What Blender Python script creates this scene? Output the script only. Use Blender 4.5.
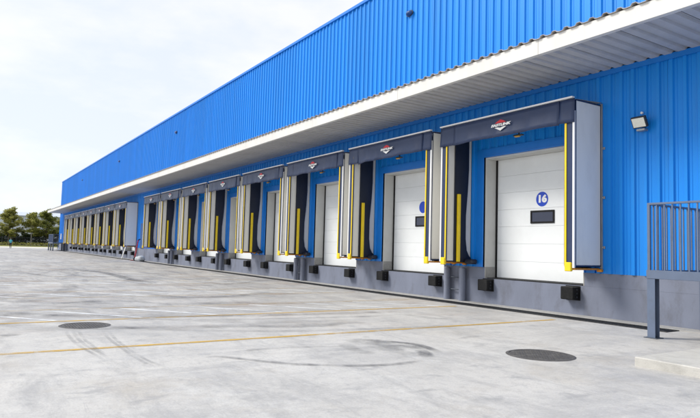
import bpy, bmesh, math, random
from mathutils import Vector, Matrix

for o in list(bpy.data.objects):
    bpy.data.objects.remove(o)
S = bpy.context.scene
COL = S.collection
R = math.radians

# ------------------------------------------------------------------ camera
CAM_D, CAM_H = 12.863, 1.5
F_PX, YAW, PITCH, ROLL = 594.05, 1.0012, 0.0671, -0.0273
fw = Vector((-math.sin(YAW)*math.cos(PITCH), math.cos(YAW)*math.cos(PITCH), math.sin(PITCH)))
r0 = Vector((math.cos(YAW), math.sin(YAW), 0)); u0 = r0.cross(fw)
rt = r0*math.cos(ROLL) - u0*math.sin(ROLL)
up = u0*math.cos(ROLL) + r0*math.sin(ROLL)
cd = bpy.data.cameras.new('camera'); cam = bpy.data.objects.new('camera', cd); COL.objects.link(cam)
cd.sensor_width = 36; cd.lens = F_PX/700*36; cd.clip_end = 3000; cd.clip_start = 0.05
cam.matrix_world = Matrix(((rt.x, up.x, -fw.x, 0), (rt.y, up.y, -fw.y, -CAM_D), (rt.z, up.z, -fw.z, CAM_H), (0, 0, 0, 1)))
S.camera = cam

# ------------------------------------------------------------------ world and sun
SUN_EL, SUN_AZ = R(42), Vector((-0.6, -0.8, 0)).normalized()
to_sun = Vector((SUN_AZ.x*math.cos(SUN_EL), SUN_AZ.y*math.cos(SUN_EL), math.sin(SUN_EL)))
W = bpy.data.worlds.new('World'); S.world = W; W.use_nodes = True
nt = W.node_tree; nt.nodes.clear()
sky = nt.nodes.new('ShaderNodeTexSky'); sky.sky_type = 'NISHITA'; sky.sun_disc = False
sky.sun_elevation = SUN_EL; sky.sun_rotation = math.atan2(to_sun.x, to_sun.y)
sky.air_density = 1.0; sky.dust_density = 0.6; sky.ozone_density = 1.0
tc = nt.nodes.new('ShaderNodeTexCoord')
mp = nt.nodes.new('ShaderNodeMapping'); mp.inputs['Scale'].default_value = (1, 1, 2.6)
nz = nt.nodes.new('ShaderNodeTexNoise'); nz.inputs['Scale'].default_value = 3.4; nz.inputs['Detail'].default_value = 7; nz.inputs['Roughness'].default_value = .58
rp = nt.nodes.new('ShaderNodeValToRGB')
rp.color_ramp.elements[0].position = .44; rp.color_ramp.elements[0].color = (.635, .672, .735, 1)   # thin veil, blue showing through
rp.color_ramp.elements[1].position = .64; rp.color_ramp.elements[1].color = (.745, .745, .75, 1)   # white cloud
sc = nt.nodes.new('ShaderNodeVectorMath'); sc.operation = 'SCALE'; sc.inputs['Scale'].default_value = 10
mx = nt.nodes.new('ShaderNodeMix'); mx.data_type = 'RGBA'; mx.inputs['Factor'].default_value = .86
bg = nt.nodes.new('ShaderNodeBackground'); bg.inputs['Strength'].default_value = .1
out = nt.nodes.new('ShaderNodeOutputWorld')
L = nt.links.new
L(tc.outputs['Generated'], mp.inputs['Vector']); L(mp.outputs['Vector'], nz.inputs['Vector']); L(nz.outputs['Fac'], rp.inputs['Fac'])
L(rp.outputs['Color'], sc.inputs[0]); L(sc.outputs['Vector'], mx.inputs['B']); L(sky.outputs['Color'], mx.inputs['A']); L(mx.outputs['Result'], bg.inputs['Color']); L(bg.outputs['Background'], out.inputs['Surface'])
sd = bpy.data.lights.new('sun', 'SUN'); sd.energy = 2.4; sd.angle = R(20); sd.color = (1, .96, .89)
so = bpy.data.objects.new('sun', sd); COL.objects.link(so); so.location = (-30, -60, 60)
so.rotation_euler = to_sun.to_track_quat('Z', 'Y').to_euler()
S.view_settings.view_transform = 'Standard'; S.view_settings.look = 'None'
S.view_settings.exposure = 0.55; S.view_settings.gamma = 1; S.view_settings.use_curve_mapping = False
S.render.engine = 'CYCLES'

# ------------------------------------------------------------------ materials
MATS = {}
def mat(name, col, rough=.5, metal=0, var=.08, vscale=4, bump=0, bscale=40, coat=0, spec=.5, stretch=(1, 1, 1), dirt=None, dscale=1.5, trans=0):
    m = bpy.data.materials.new(name); m.use_nodes = True; n = m.node_tree; l = n.links.new
    b = n.nodes['Principled BSDF']
    b.inputs['Roughness'].default_value = rough; b.inputs['Metallic'].default_value = metal
    b.inputs['Specular IOR Level'].default_value = spec; b.inputs['Coat Weight'].default_value = coat; b.inputs['Coat Roughness'].default_value = .25
    t = n.nodes.new('ShaderNodeTexCoord'); g = n.nodes.new('ShaderNodeNewGeometry')
    mpn = n.nodes.new('ShaderNodeMapping'); mpn.inputs['Scale'].default_value = stretch
    l(g.outputs['Position'], mpn.inputs['Vector'])
    z = n.nodes.new('ShaderNodeTexNoise'); z.inputs['Scale'].default_value = vscale; z.inputs['Detail'].default_value = 6; z.inputs['Roughness'].default_value = .6
    l(mpn.outputs['Vector'], z.inputs['Vector'])
    r = n.nodes.new('ShaderNodeMapRange'); r.inputs['From Min'].default_value = .25; r.inputs['From Max'].default_value = .75
    r.inputs['To Min'].default_value = 1-var; r.inputs['To Max'].default_value = 1+var
    l(z.outputs['Fac'], r.inputs['Value'])
    oi = n.nodes.new('ShaderNodeObjectInfo')
    r2 = n.nodes.new('ShaderNodeMapRange'); r2.inputs['To Min'].default_value = 1-var*.5; r2.inputs['To Max'].default_value = 1+var*.5
    l(oi.outputs['Random'], r2.inputs['Value'])
    mu = n.nodes.new('ShaderNodeMath'); mu.operation = 'MULTIPLY'; l(r.outputs['Result'], mu.inputs[0]); l(r2.outputs['Result'], mu.inputs[1])
    vm = n.nodes.new('ShaderNodeVectorMath'); vm.operation = 'SCALE'; vm.inputs[0].default_value = col[:3]
    l(mu.outputs[0], vm.inputs['Scale'])
    src = vm.outputs['Vector']
    if dirt:
        z2 = n.nodes.new('ShaderNodeTexNoise'); z2.inputs['Scale'].default_value = dscale; z2.inputs['Detail'].default_value = 9; z2.inputs['Roughness'].default_value = .68
        l(mpn.outputs['Vector'], z2.inputs['Vector'])
        rr = n.nodes.new('ShaderNodeMapRange'); rr.inputs['From Min'].default_value = .5; rr.inputs['From Max'].default_value = .75; rr.inputs['To Max'].default_value = dirt[3]
        l(z2.outputs['Fac'], rr.inputs['Value'])
        mm = n.nodes.new('ShaderNodeMix'); mm.data_type = 'RGBA'; l(rr.outputs['Result'], mm.inputs['Factor']); l(src, mm.inputs['A']); mm.inputs['B'].default_value = (*dirt[:3], 1)
        src = mm.outputs['Result']
    l(src, b.inputs['Base Color'])
    if bump:
        z3 = n.nodes.new('ShaderNodeTexNoise'); z3.inputs['Scale'].default_value = bscale; z3.inputs['Detail'].default_value = 5
        l(mpn.outputs['Vector'], z3.inputs['Vector'])
        bm_ = n.nodes.new('ShaderNodeBump'); bm_.inputs['Strength'].default_value = bump; bm_.inputs['Distance'].default_value = .02
        l(z3.outputs['Fac'], bm_.inputs['Height']); l(bm_.outputs['Normal'], b.inputs['Normal'])
    MATS[name] = m
    return m

mat('blue_steel', (.004, .245, .78), .42, spec=.35, var=.09, vscale=.8, stretch=(1.8, 1, .16), dirt=(.03, .19, .48, .5), dscale=1.6, bump=.10, bscale=2.2)
mat('blue_flash', (.004, .19, .68), .42, var=.05)
mat('blue_trim', (.01, .07, .24), .45)
mat('white_fascia', (.71, .695, .665), .5, var=.05, dirt=(.54, .51, .47, .45), dscale=1.2, stretch=(1, 1, .3))
mat('soffit', (.52, .51, .50), .42, var=.07, dirt=(.30, .30, .31, .4), dscale=.9)
mat('roof_sheet', (.50, .47, .44), .5, var=.12, dirt=(.2, .17, .15, .5))
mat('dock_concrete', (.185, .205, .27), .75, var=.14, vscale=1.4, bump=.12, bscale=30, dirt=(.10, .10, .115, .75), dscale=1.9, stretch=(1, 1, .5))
mat('raw_concrete', (.36, .355, .345), .85, var=.16, vscale=9, bump=.25, bscale=60, dirt=(.16, .16, .15, .5))
mat('kerb_concrete', (.50, .485, .45), .85, var=.12, vscale=6, bump=.25, bscale=50, dirt=(.25, .24, .22, .55), dscale=2.5)
mat('door_white', (.80, .82, .83), .42, var=.025, vscale=2, dirt=(.69, .70, .70, .4), dscale=1.1, bump=.02, bscale=90)
mat('jamb_white', (.60, .60, .58), .55, var=.06, dirt=(.42, .40, .37, .45), dscale=2)
mat('rubber', (.008, .008, .009), .6, var=.2, vscale=15, bump=.2, bscale=40, spec=.25, dirt=(.03, .03, .03, .5), dscale=4)
mat('panel_grey', (.86, .84, .775), .55, var=.04, vscale=1.2, dirt=(.65, .63, .58, .4), dscale=1.6, stretch=(1, 1, .35))
mat('white_alu', (.86, .86, .86), .35, var=.04)
mat('navy_fabric', (.020, .037, .098), .40, var=.1, vscale=3, spec=.45, bump=.05, bscale=60, dirt=(.05, .06, .105, .4), dscale=1.7)
mat('black_fabric', (.010, .014, .030), .5, var=.15, vscale=3, bump=.08, bscale=30)
mat('yellow', (.90, .64, .010), .45, var=.08, dirt=(.55, .36, .03, .4), dscale=5)
mat('orange', (.62, .24, .012), .5, var=.14, dirt=(.2, .09, .02, .6), dscale=6)
mat('dark_steel', (.03, .033, .04), .5, var=.15)
mat('steel_paint', (.115, .15, .225), .42, var=.08, dirt=(.07, .08, .10, .5), dscale=3)
mat('steel_dark', (.06, .075, .10), .5, var=.1)
mat('galv', (.40, .41, .42), .4, metal=.6, var=.15)
mat('cast_iron', (.085, .08, .078), .65, metal=.1, var=.25, vscale=12, bump=.35, bscale=35, dirt=(.20, .19, .175, .75), dscale=5)
mat('drain_iron', (.018, .019, .022), .6, var=.25, vscale=8, dirt=(.06, .055, .05, .5), dscale=4)
mat('emblem_red', (.62, .015, .03), .5, var=.04)
mat('emblem_white', (.82, .82, .82), .5, var=.04)
mat('disc_blue', (.005, .055, .50), .4, var=.03)
mat('glass_dark', (.018, .025, .06), .08, var=.05, coat=.4)
mat('lens_cream', (.85, .83, .72), .25, var=.12, vscale=60)
mat('amber', (.55, .30, .03), .35)
mat('red_paint', (.45, .012, .02), .45, var=.12)
mat('sack', (.42, .44, .46), .8, var=.2, vscale=8, bump=.4, bscale=20)
mat('plank_white', (.72, .71, .68), .6)
mat('far_wall', (.62, .66, .72), .6, var=.06, vscale=.1)
mat('far_roof', (.50, .55, .64), .5, var=.06)
mat('bark', (.13, .105, .08), .9, var=.3, vscale=6, bump=.5, bscale=15)
mat('bark_pale', (.32, .29, .23), .85, var=.2, vscale=6)
mat('grass', (.20, .20, .045), .9, var=.25, vscale=.8, dirt=(.10, .14, .03, .7), dscale=.5)
mat('shirt', (.08, .42, .46), .8); mat('trousers', (.02, .02, .03), .8); mat('skin', (.33, .19, .12), .6); mat('hair', (.02, .015, .012), .6)
mat('shoe', (.03, .03, .03), .6)

def leaf_mat(name, c1, c2):
    m = bpy.data.materials.new(name); m.use_nodes = True; n = m.node_tree; l = n.links.new
    b = n.nodes['Principled BSDF']; b.inputs['Roughness'].default_value = .5; b.inputs['Specular IOR Level'].default_value = .3
    g = n.nodes.new('ShaderNodeNewGeometry'); z = n.nodes.new('ShaderNodeTexNoise'); z.inputs['Scale'].default_value = 1.3; z.inputs['Detail'].default_value = 3
    l(g.outputs['Position'], z.inputs['Vector'])
    ad = n.nodes.new('ShaderNodeMath'); ad.operation = 'ADD'; l(z.outputs['Fac'], ad.inputs[0]); l(g.outputs['Random Per Island'], ad.inputs[1])
    r = n.nodes.new('ShaderNodeMapRange'); r.inputs['From Min'].default_value = .4; r.inputs['From Max'].default_value = 1.5; l(ad.outputs[0], r.inputs['Value'])
    mm = n.nodes.new('ShaderNodeMix'); mm.data_type = 'RGBA'; mm.inputs['A'].default_value = (*c1, 1); mm.inputs['B'].default_value = (*c2, 1); l(r.outputs['Result'], mm.inputs['Factor'])
    l(mm.outputs['Result'], b.inputs['Base Color'])
    tr = n.nodes.new('ShaderNodeBsdfTranslucent'); l(mm.outputs['Result'], tr.inputs['Color'])
    ms = n.nodes.new('ShaderNodeMixShader'); ms.inputs[0].default_value = .45
    o_ = n.nodes['Material Output']; l(b.outputs[0], ms.inputs[1]); l(tr.outputs[0], ms.inputs[2]); l(ms.outputs[0], o_.inputs['Surface'])
    MATS[name] = m
leaf_mat('leaf_yellow', (.14, .17, .035), (.52, .49, .14))
leaf_mat('leaf_mid', (.09, .13, .032), (.40, .40, .11))
leaf_mat('leaf_dark', (.025, .045, .018), (.10, .125, .04))

# worn paint and marks: alpha from noise
def worn(name, col, lo, hi, scale, rough=.7, amax=1.0, stretch=(1, 1, 1), d_fade=None):
    m = bpy.data.materials.new(name); m.use_nodes = True; n = m.node_tree; l = n.links.new
    b = n.nodes['Principled BSDF']; b.inputs['Roughness'].default_value = rough; b.inputs['Base Color'].default_value = (*col, 1)
    g = n.nodes.new('ShaderNodeNewGeometry'); mpn = n.nodes.new('ShaderNodeMapping'); mpn.inputs['Scale'].default_value = stretch
    l(g.outputs['Position'], mpn.inputs['Vector'])
    z = n.nodes.new('ShaderNodeTexNoise'); z.inputs['Scale'].default_value = scale; z.inputs['Detail'].default_value = 8; z.inputs['Roughness'].default_value = .7
    l(mpn.outputs['Vector'], z.inputs['Vector'])
    r = n.nodes.new('ShaderNodeMapRange'); r.inputs['From Min'].default_value = lo; r.inputs['From Max'].default_value = hi; r.inputs['To Max'].default_value = amax
    l(z.outputs['Fac'], r.inputs['Value'])
    src = r.outputs['Result']
    at = n.nodes.new('ShaderNodeAttribute'); at.attribute_name = 'edge'
    mu = n.nodes.new('ShaderNodeMath'); mu.operation = 'MULTIPLY'; l(src, mu.inputs[0]); l(at.outputs['Fac'], mu.inputs[1])
    l(mu.outputs[0], b.inputs['Alpha'])
    MATS[name] = m
worn('paint_yellow', (.58, .36, .06), .30, .56, 1.6, amax=.88)
worn('paint_yellow_worn', (.55, .36, .09), .36, .66, 1.3, amax=.62)
worn('paint_white', (.78, .80, .82), .28, .54, 1.2, amax=.95)
worn('tyre_rubber', (.075, .078, .09), .30, .66, 3.0, amax=.58)
worn('tyre_faint', (.12, .125, .14), .36, .72, 2.0, amax=.36)

# ------------------------------------------------------------------ mesh helpers
class MB:
    def __init__(s): s.v = []; s.f = []; s.m = []; s.mats = []
    def mi(s, m):
        if m not in s.mats: s.mats.append(m)
        return s.mats.index(m)
    def face(s, pts, m='x'):
        i = len(s.v); s.v += [tuple(p) for p in pts]; s.f.append(tuple(range(i, i+len(pts)))); s.m.append(s.mi(m))
    def box(s, x0, x1, y0, y1, z0, z1, m='x', bev=0):
        bm = bmesh.new(); bmesh.ops.create_cube(bm, size=1)
        for v in bm.verts: v.co = Vector(((x0+x1)/2+v.co.x*(x1-x0), (y0+y1)/2+v.co.y*(y1-y0), (z0+z1)/2+v.co.z*(z1-z0)))
        if bev: bmesh.ops.bevel(bm, geom=bm.edges[:], offset=bev, segments=1, affect='EDGES')
        s.add(bm, m)
    def add(s, bm, m='x'):
        i = len(s.v); bm.verts.index_update(); k = s.mi(m)
        s.v += [tuple(v.co) for v in bm.verts]
        for f in bm.faces: s.f.append(tuple(i+v.index for v in f.verts)); s.m.append(k)
        bm.free()
    def cyl(s, p, q, r, m='x', n=10, r2=None):
        p = Vector(p); q = Vector(q); d = (q-p).normalized(); a = d.orthogonal().normalized(); b = d.cross(a); r2 = r if r2 is None else r2
        i = len(s.v); k = s.mi(m)
        for c, rr in ((p, r), (q, r2)):
            for j in range(n):
                t = 2*math.pi*j/n; s.v.append(tuple(c+(a*math.cos(t)+b*math.sin(t))*rr))
        for j in range(n):
            s.f.append((i+j, i+(j+1) % n, i+n+(j+1) % n, i+n+j)); s.m.append(k)
        s.f.append(tuple(i+j for j in reversed(range(n)))); s.m.append(k)
        s.f.append(tuple(i+n+j for j in range(n))); s.m.append(k)
    def mesh(s, name, mats=None):
        me = bpy.data.meshes.new(name); me.from_pydata(s.v, [], s.f)
        for m in (mats or s.mats): me.materials.append(MATS[m])
        me.polygons.foreach_set('material_index', s.m); me.update()
        return me
def link(name, me, parent=None, loc=None, rz=0):
    o = bpy.data.objects.new(name, me); COL.objects.link(o)
    if parent is not None: o.parent = parent
    if loc is not None: o.location = loc
    if rz: o.rotation_euler = (0, 0, rz)
    return o
def boxo(name, b, m, parent=None, bev=0):
    x0, x1, y0, y1, z0, z1 = b; c = ((x0+x1)/2, (y0+y1)/2, (z0+z1)/2)
    mb = MB(); mb.box(x0-c[0], x1-c[0], y0-c[1], y1-c[1], z0-c[2], z1-c[2], m, bev)
    return link(name, mb.mesh(name), parent, c)
def tag(o, label=None, cat=None, group=None, kind=None):
    if label: o['label'] = label
    if cat: o['category'] = cat
    if group: o['group'] = group
    if kind: o['kind'] = kind
    return o
def empty(name, loc=(0, 0, 0), rz=0):
    o = bpy.data.objects.new(name, None); COL.objects.link(o); o.location = loc; o.rotation_euler = (0, 0, rz); o.empty_display_size = .2
    return o
def copy_tree(o, parent=None):
    c = o.copy(); COL.objects.link(c); c.parent = parent
    for ch in list(o.children): copy_tree(ch, c)
    return c

# ------------------------------------------------------------------ layout numbers (wall plane y = 0, yard at y < 0)
PITCH_X = 5.115
SH_W, SH_D, SH_Z0, SH_Z1 = 4.69, 1.02, 1.2, 5.2
NEAR_L = [-13.47-PITCH_X*i for i in range(8)]
FAR_L = [-60.45-PITCH_X*i for i in range(8)]
ALL_L = NEAR_L+FAR_L
OPEN0, OPEN1 = .86, 4.18          # door opening, from the shelter's left edge
DOCK_Z, SILL_Z, LINT_Z = 1.075, .75, 4.27
CAN_Z, CAN_Y, CAN_T = 5.97, -2.33, 6.31
ROOF_Z = 11.375
X_END0, X_END1 = -110.0, 26.0
REC = .45
rnd = random.Random(4)

# ------------------------------------------------------------------ ground
def ground_mat():
    m = bpy.data.materials.new('yard_concrete'); m.use_nodes = True; n = m.node_tree; l = n.links.new
    b = n.nodes['Principled BSDF']; b.inputs['Specular IOR Level'].default_value = .35
    g = n.nodes.new('ShaderNodeNewGeometry'); sx = n.nodes.new('ShaderNodeSeparateXYZ'); l(g.outputs['Position'], sx.inputs[0])
    def noise(sc, det, rough, stretch=(1, 1, 1), rot=0, dist=0):
        mpn = n.nodes.new('ShaderNodeMapping'); mpn.inputs['Scale'].default_value = stretch; mpn.inputs['Rotation'].default_value = (0, 0, rot)
        l(g.outputs['Position'], mpn.inputs['Vector'])
        z = n.nodes.new('ShaderNodeTexNoise'); z.inputs['Scale'].default_value = sc; z.inputs['Detail'].default_value = det; z.inputs['Roughness'].default_value = rough; z.inputs['Distortion'].default_value = dist
        l(mpn.outputs['Vector'], z.inputs['Vector']); return z.outputs['Fac']
    def rng(src, a, c, lo=0, hi=1):
        r = n.nodes.new('ShaderNodeMapRange'); r.inputs['From Min'].default_value = a; r.inputs['From Max'].default_value = c; r.inputs['To Min'].default_value = lo; r.inputs['To Max'].default_value = hi
        l(src, r.inputs['Value']); return r.outputs['Result']
    def mul(a, c):
        k = n.nodes.new('ShaderNodeMath'); k.operation = 'MULTIPLY'; l(a, k.inputs[0])
        if isinstance(c, float): k.inputs[1].default_value = c
        else: l(c, k.inputs[1])
        return k.outputs[0]
    def mix(fac, a, c):
        k = n.nodes.new('ShaderNodeMix'); k.data_type = 'RGBA'; l(fac, k.inputs['Factor'])
        if isinstance(a, tuple): k.inputs['A'].default_value = (*a, 1)
        else: l(a, k.inputs['A'])
        k.inputs['B'].default_value = (*c, 1); return k.outputs['Result']
    col = mix(rng(noise(.35, 6, .6), .3, .7), (.52, .50, .468), (.60, .58, .55))
    col = mix(rng(noise(.22, 7, .68, dist=.8), .45, .63, 0, .6), col, (.45, .437, .42))         # broad grey wear
    col = mix(rng(noise(.9, 9, .74, (1, .35, 1), .25, .4), .47, .66, 0, .7), col, (.35, .345, .345))  # streaks along the lanes
    col = mix(rng(noise(1.5, 10, .8, (.3, 1, 1), -.2, .5), .50, .66, 0, .7), col, (.32, .315, .315))   # streaks along the dock
    col = mix(rng(noise(.8, 9, .74, (.6, 1, 1), .5), .53, .66, 0, .8), col, (.62, .605, .575))       # scoured pale patches
    col = mix(rng(noise(.5, 8, .7), .54, .68, 0, .5), col, (.41, .365, .305))                        # warm dusty patches
    traffic = rng(sx.outputs['X'], -9, -24)
    col = mix(mul(rng(noise(.5, 8, .72, (.40, 1, 1), .1), .37, .61, 0, .75), traffic), col, (.27, .27, .285))  # dirt where lorries turn
    col = mix(mul(rng(noise(1.3, 8, .75, (.25, 1, 1), -.35, .6), .48, .62, 0, .75), traffic), col, (.16, .16, .18))
    col = mix(mul(rng(noise(.9, 9, .75, (.5, 1, 1), .9), .52, .64, 0, .8), traffic), col, (.52, .515, .50))
    col = mix(mul(rng(noise(.8, 7, .65, (1, .5, 1)), .53, .68, 0, .65), rng(sx.outputs['X'], -7, -16)), col, (.32, .24, .185))   # rusty stains
    col = mix(rng(noise(2.6, 6, .62, (1, .6, 1), .4), .585, .68, 0, .5), col, (.25, .25, .26))                       # scuffs
    col = mix(rng(noise(6, 9, .8), .49, .66, 0, .6), col, (.36, .35, .34))                         # mottling
    col = mix(rng(noise(14, 9, .8), .52, .66, 0, .45), col, (.62, .61, .585))
    col = mix(rng(noise(4.5, 10, .82, (.35, 1, 1), -.5, 1.2), .56, .68, 0, .55), col, (.27, .27, .28))   # scratches
    col = mix(rng(noise(45, 5, .7), .5, .72, 0, .5), col, (.27, .27, .27))                          # grain
    l(col, b.inputs['Base Color'])
    l(rng(noise(.9, 5, .6), .3, .7, .48, .75), b.inputs['Roughness'])
    bp = n.nodes.new('ShaderNodeBump'); bp.inputs['Strength'].default_value = .16; bp.inputs['Distance'].default_value = .01
    l(noise(38, 6, .65), bp.inputs['Height']); l(bp.outputs['Normal'], b.inputs['Normal'])
    MATS['yard'] = m
ground_mat()
mat('far_ground', (.17, .17, .12), .9, var=.2, vscale=.05)
mat('pale_road', (.66, .64, .58), .85, var=.08, vscale=.3)
mb = MB(); mb.face([(-1500, -1500, -.012), (1500, -1500, -.012), (1500, 1500, -.012), (-1500, 1500, -.012)], 'far_ground')
tag(link('ground', mb.mesh('ground')), 'flat open ground beyond the yard', kind='structure')
mb = MB(); mb.face([(-132, -70, 0), (60, -70, 0), (60, 0.05, 0), (-109.5, 0.05, 0), (-109.5, 60, 0), (-132, 60, 0)], 'yard')
yard = tag(link('yard', mb.mesh('yard')), 'pale worn concrete lorry yard with tyre marks', kind='structure')
mb = MB(); mb.face([(-152, -90, -.006), (-132, -90, -.006), (-132, 80, -.006), (-152, 80, -.006)], 'pale_road')
tag(link('road', mb.mesh('road')), 'pale sunlit road beyond the yard', kind='structure')
mb = MB()
gv = 24
for i in range(5):
    for j in range(gv):
        x0, x1 = -152-i*5.2, -152-(i+1)*5.2; y0, y1 = -90+170*j/gv, -90+170*(j+1)/gv
        mb.face([(x0, y0, .05*i), (x0, y1, .05*i), (x1, y1, .05*(i+1)), (x1, y0, .05*(i+1))][::-1], 'grass')
tag(link('verge', mb.mesh('verge')), 'yellow green grass verge before the trees', kind='structure')

def ribbon(name, pts, w, m, z=.004, fade=True, taper=True):
    """flat painted or rubbed strip that follows points on the yard"""
    P = [Vector((p[0], p[1], 0)) for p in pts]
    # resample by Catmull-Rom
    Q = []
    if len(P) > 2:
        E = [P[0]*2-P[1]]+P+[P[-1]*2-P[-2]]
        for i in range(1, len(E)-2):
            for k in range(6):
                t = k/6; a, b, c, d = E[i-1:i+3]
                Q.append(.5*((2*b)+(c-a)*t+(2*a-5*b+4*c-d)*t*t+(3*b-a-3*c+d)*t**3))
        Q.append(P[-1])
    else:
        Q = [P[0].lerp(P[1], k/8) for k in range(9)]
    vs, al, fs = [], [], []
    cols = (-.5, -.3, .3, .5) if fade else (-.5, -.44, .44, .5)
    for i, q in enumerate(Q):
        t = (Q[min(i+1, len(Q)-1)]-Q[max(i-1, 0)]).normalized(); s = Vector((-t.y, t.x, 0))
        e = 1
        if taper: e = min(1, min(i, len(Q)-1-i)/max(1, len(Q)*.22))
        for k, c in enumerate(cols):
            v = q+s*(c*w); vs.append((v.x, v.y, z)); al.append((0 if k in (0, 3) and fade else 1)*e if fade or taper else 1)
    for i in range(len(Q)-1):
        for k in range(3):
            a = i*4+k; fs.append((a, a+1, a+5, a+4))
    me = bpy.data.meshes.new(name); me.from_pydata(vs, [], fs); me.materials.append(MATS[m])
    at = me.attributes.new('edge', 'FLOAT', 'POINT'); at.data.foreach_set('value', al)
    # face up
    me.update()
    if me.polygons[0].normal.z < 0: me.flip_normals()
    return link(name, me, yard)
# lane lines and hatched strips between the lorry bays
def yl(x, y1=-1.36, y0=-21, m='paint_yellow'): ribbon('lane_line', [(x, y0), (x, y1)], .13, m, fade=False, taper=False)
yl(-9.08)
for k in range(7):
    a = -12.36-PITCH_X*k; yl(a, m='paint_yellow' if k == 0 else 'paint_yellow_worn'); yl(a-2.12, m='paint_yellow_worn')
    for j in range(12):
        y = -1.9-1.58*j - (.2 if k % 2 else 0)
        ribbon('hatch_line', [(a-1.98, y-1.62), (a-.12, y)], .12, 'paint_white', fade=False, taper=False)

# photo pixel -> yard point, for the tyre marks
def gp(x, y, z=0):
    d = fw+rt*((x-350)/F_PX)-up*((y-209)/F_PX); t = (z-CAM_H)/d.z
    return (t*d.x, -CAM_D+t*d.y)
marks = [
 ([(440, 353), (428, 348), (413, 344), (388, 341.5), (362, 339.5)], .16, 'tyre_rubber'),
 ([(424, 350), (412, 346.5), (400, 344)], .3, 'tyre_faint'),
 ([(428, 358), (424, 353), (418, 349.5)], .22, 'tyre_rubber'),
 ([(428, 359), (415, 361.8), (388, 365), (350, 366), (300, 364.6), (263, 361.6), (220, 357), (204, 357.8)], .10, 'tyre_rubber'),
 ([(404, 349), (385, 344), (362, 341), (345, 342)], .45, 'tyre_faint'),
 ([(376, 354), (362, 352), (350, 348), (345, 344)], .25, 'tyre_faint'),
 ([(345, 341), (380, 343.5), (402, 347), (420, 352)], .55, 'tyre_faint'),
 ([(360, 347), (392, 350), (418, 356)], .4, 'tyre_faint'),
 ([(240, 352), (263, 349), (300, 347.5), (350, 346)], .14, 'tyre_faint'),
 ([(65, 330), (70, 338), (79, 346), (95, 355), (113, 366.6)], .06, 'tyre_faint'),
 ([(72, 330), (77, 338), (86, 346), (101, 354), (120, 367)], .06, 'tyre_faint'),
 ([(78, 330), (83, 338), (93, 347), (107, 356)], .06, 'tyre_faint'),
 ([(102, 330), (108, 338), (117, 345), (136, 358), (156, 368.5)], .06, 'tyre_faint'),
 ([(108, 330), (114, 338), (124, 346), (144, 359), (170, 369)], .06, 'tyre_faint'),
 ([(0, 336.5), (9, 335.3), (20, 334)], .2, 'tyre_rubber'),
 ([(452, 340), (470, 337), (486, 336)], .12, 'tyre_faint'),
 ([(0, 270), (25, 273), (50, 276.2), (70, 276), (72, 275)], .5, 'tyre_faint'),
 ([(0, 267), (40, 270), (62, 272), (80, 276), (110, 280)], .4, 'tyre_faint'),
 ([(66, 269), (100, 272), (130, 279), (150, 283)], .5, 'tyre_rubber'),
 ([(60, 281), (70, 285), (62, 292), (30, 295)], .5, 'tyre_faint'),
 ([(150, 283), (185, 286), (230, 284), (270, 280), (300, 279)], .4, 'tyre_faint'),
 ([(130, 292), (180, 297), (235, 296), (275, 291)], .5, 'tyre_faint'),
 ([(350, 318), (368, 316.5), (380, 316)], .25, 'tyre_faint'), ([(365, 313), (378, 312)], .25, 'tyre_faint'),
 ([(400, 314), (430, 318), (455, 318)], .3, 'tyre_faint'),
 ([(240, 325), (280, 327), (320, 326), (350, 322)], .3, 'tyre_faint'),
 ([(10, 300), (60, 303), (120, 301), (200, 306)], .35, 'tyre_faint'),
]
for i, (pts, w, m) in enumerate(marks):
    ribbon('tyre_mark', [gp(*q) for q in pts], w*1.15, m, z=.0085+.0012*(i % 4))

# faint twin tyre tracks that swing into the bays
worn('tyre_track', (.10, .10, .115), .36, .66, .9, amax=.25)
rt_ = random.Random(21)
for k in range(34):
    xb = -9.5-PITCH_X*rt_.uniform(.2, 7.5) if k > 3 else -11-.8*k; sgn = rt_.choice((-1, 1, 1)); y0 = -rt_.uniform(1.8, 5); ln = rt_.uniform(4, 9); sw_ = rt_.uniform(2, 12)*sgn
    if sgn > 0 and xb > -17: sw_ = -abs(sw_)
    pts = [(xb, y0), (xb+.04*sw_, y0-ln*.5), (xb+.18*sw_, y0-ln), (xb+.5*sw_, y0-ln*1.35), (xb+sw_, y0-ln*1.6)]
    ww = rt_.uniform(.16, .30)
    for d_ in (0, rt_.uniform(1.7, 2.0)):
        ribbon('tyre_mark', [(a_+d_, b_-d_*.3*sgn) for a_, b_ in pts], ww, 'tyre_track', z=.0135+.0006*k+.0003*(d_ > 0))
# trench drain along the dock: kerb strip + iron covers
boxo('kerb', (-109, 24, -.42, -.003, -.02, .028), 'raw_concrete', yard, .006)
mb = MB()
mb.box(-.5, .5, -.24, -.205, -.01, .018, 'drain_iron'); mb.box(-.5, .5, .205, .24, -.01, .018, 'drain_iron')
for k in range(12): mb.box(-.5+k/12+.012, -.5+k/12+.052, -.204, .204, -.008, .012, 'drain_iron')
mb.face([(-.5, -.204, .002), (.5, -.204, .002), (.5, .204, .002), (-.5, .204, .002)], 'drain_iron')
dm = mb.mesh('drain_cover')
for k in range(100): link('drain_cover', dm, yard, (-7.2-k*1.004, -.70, rnd.uniform(-.001, .002)))

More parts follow.
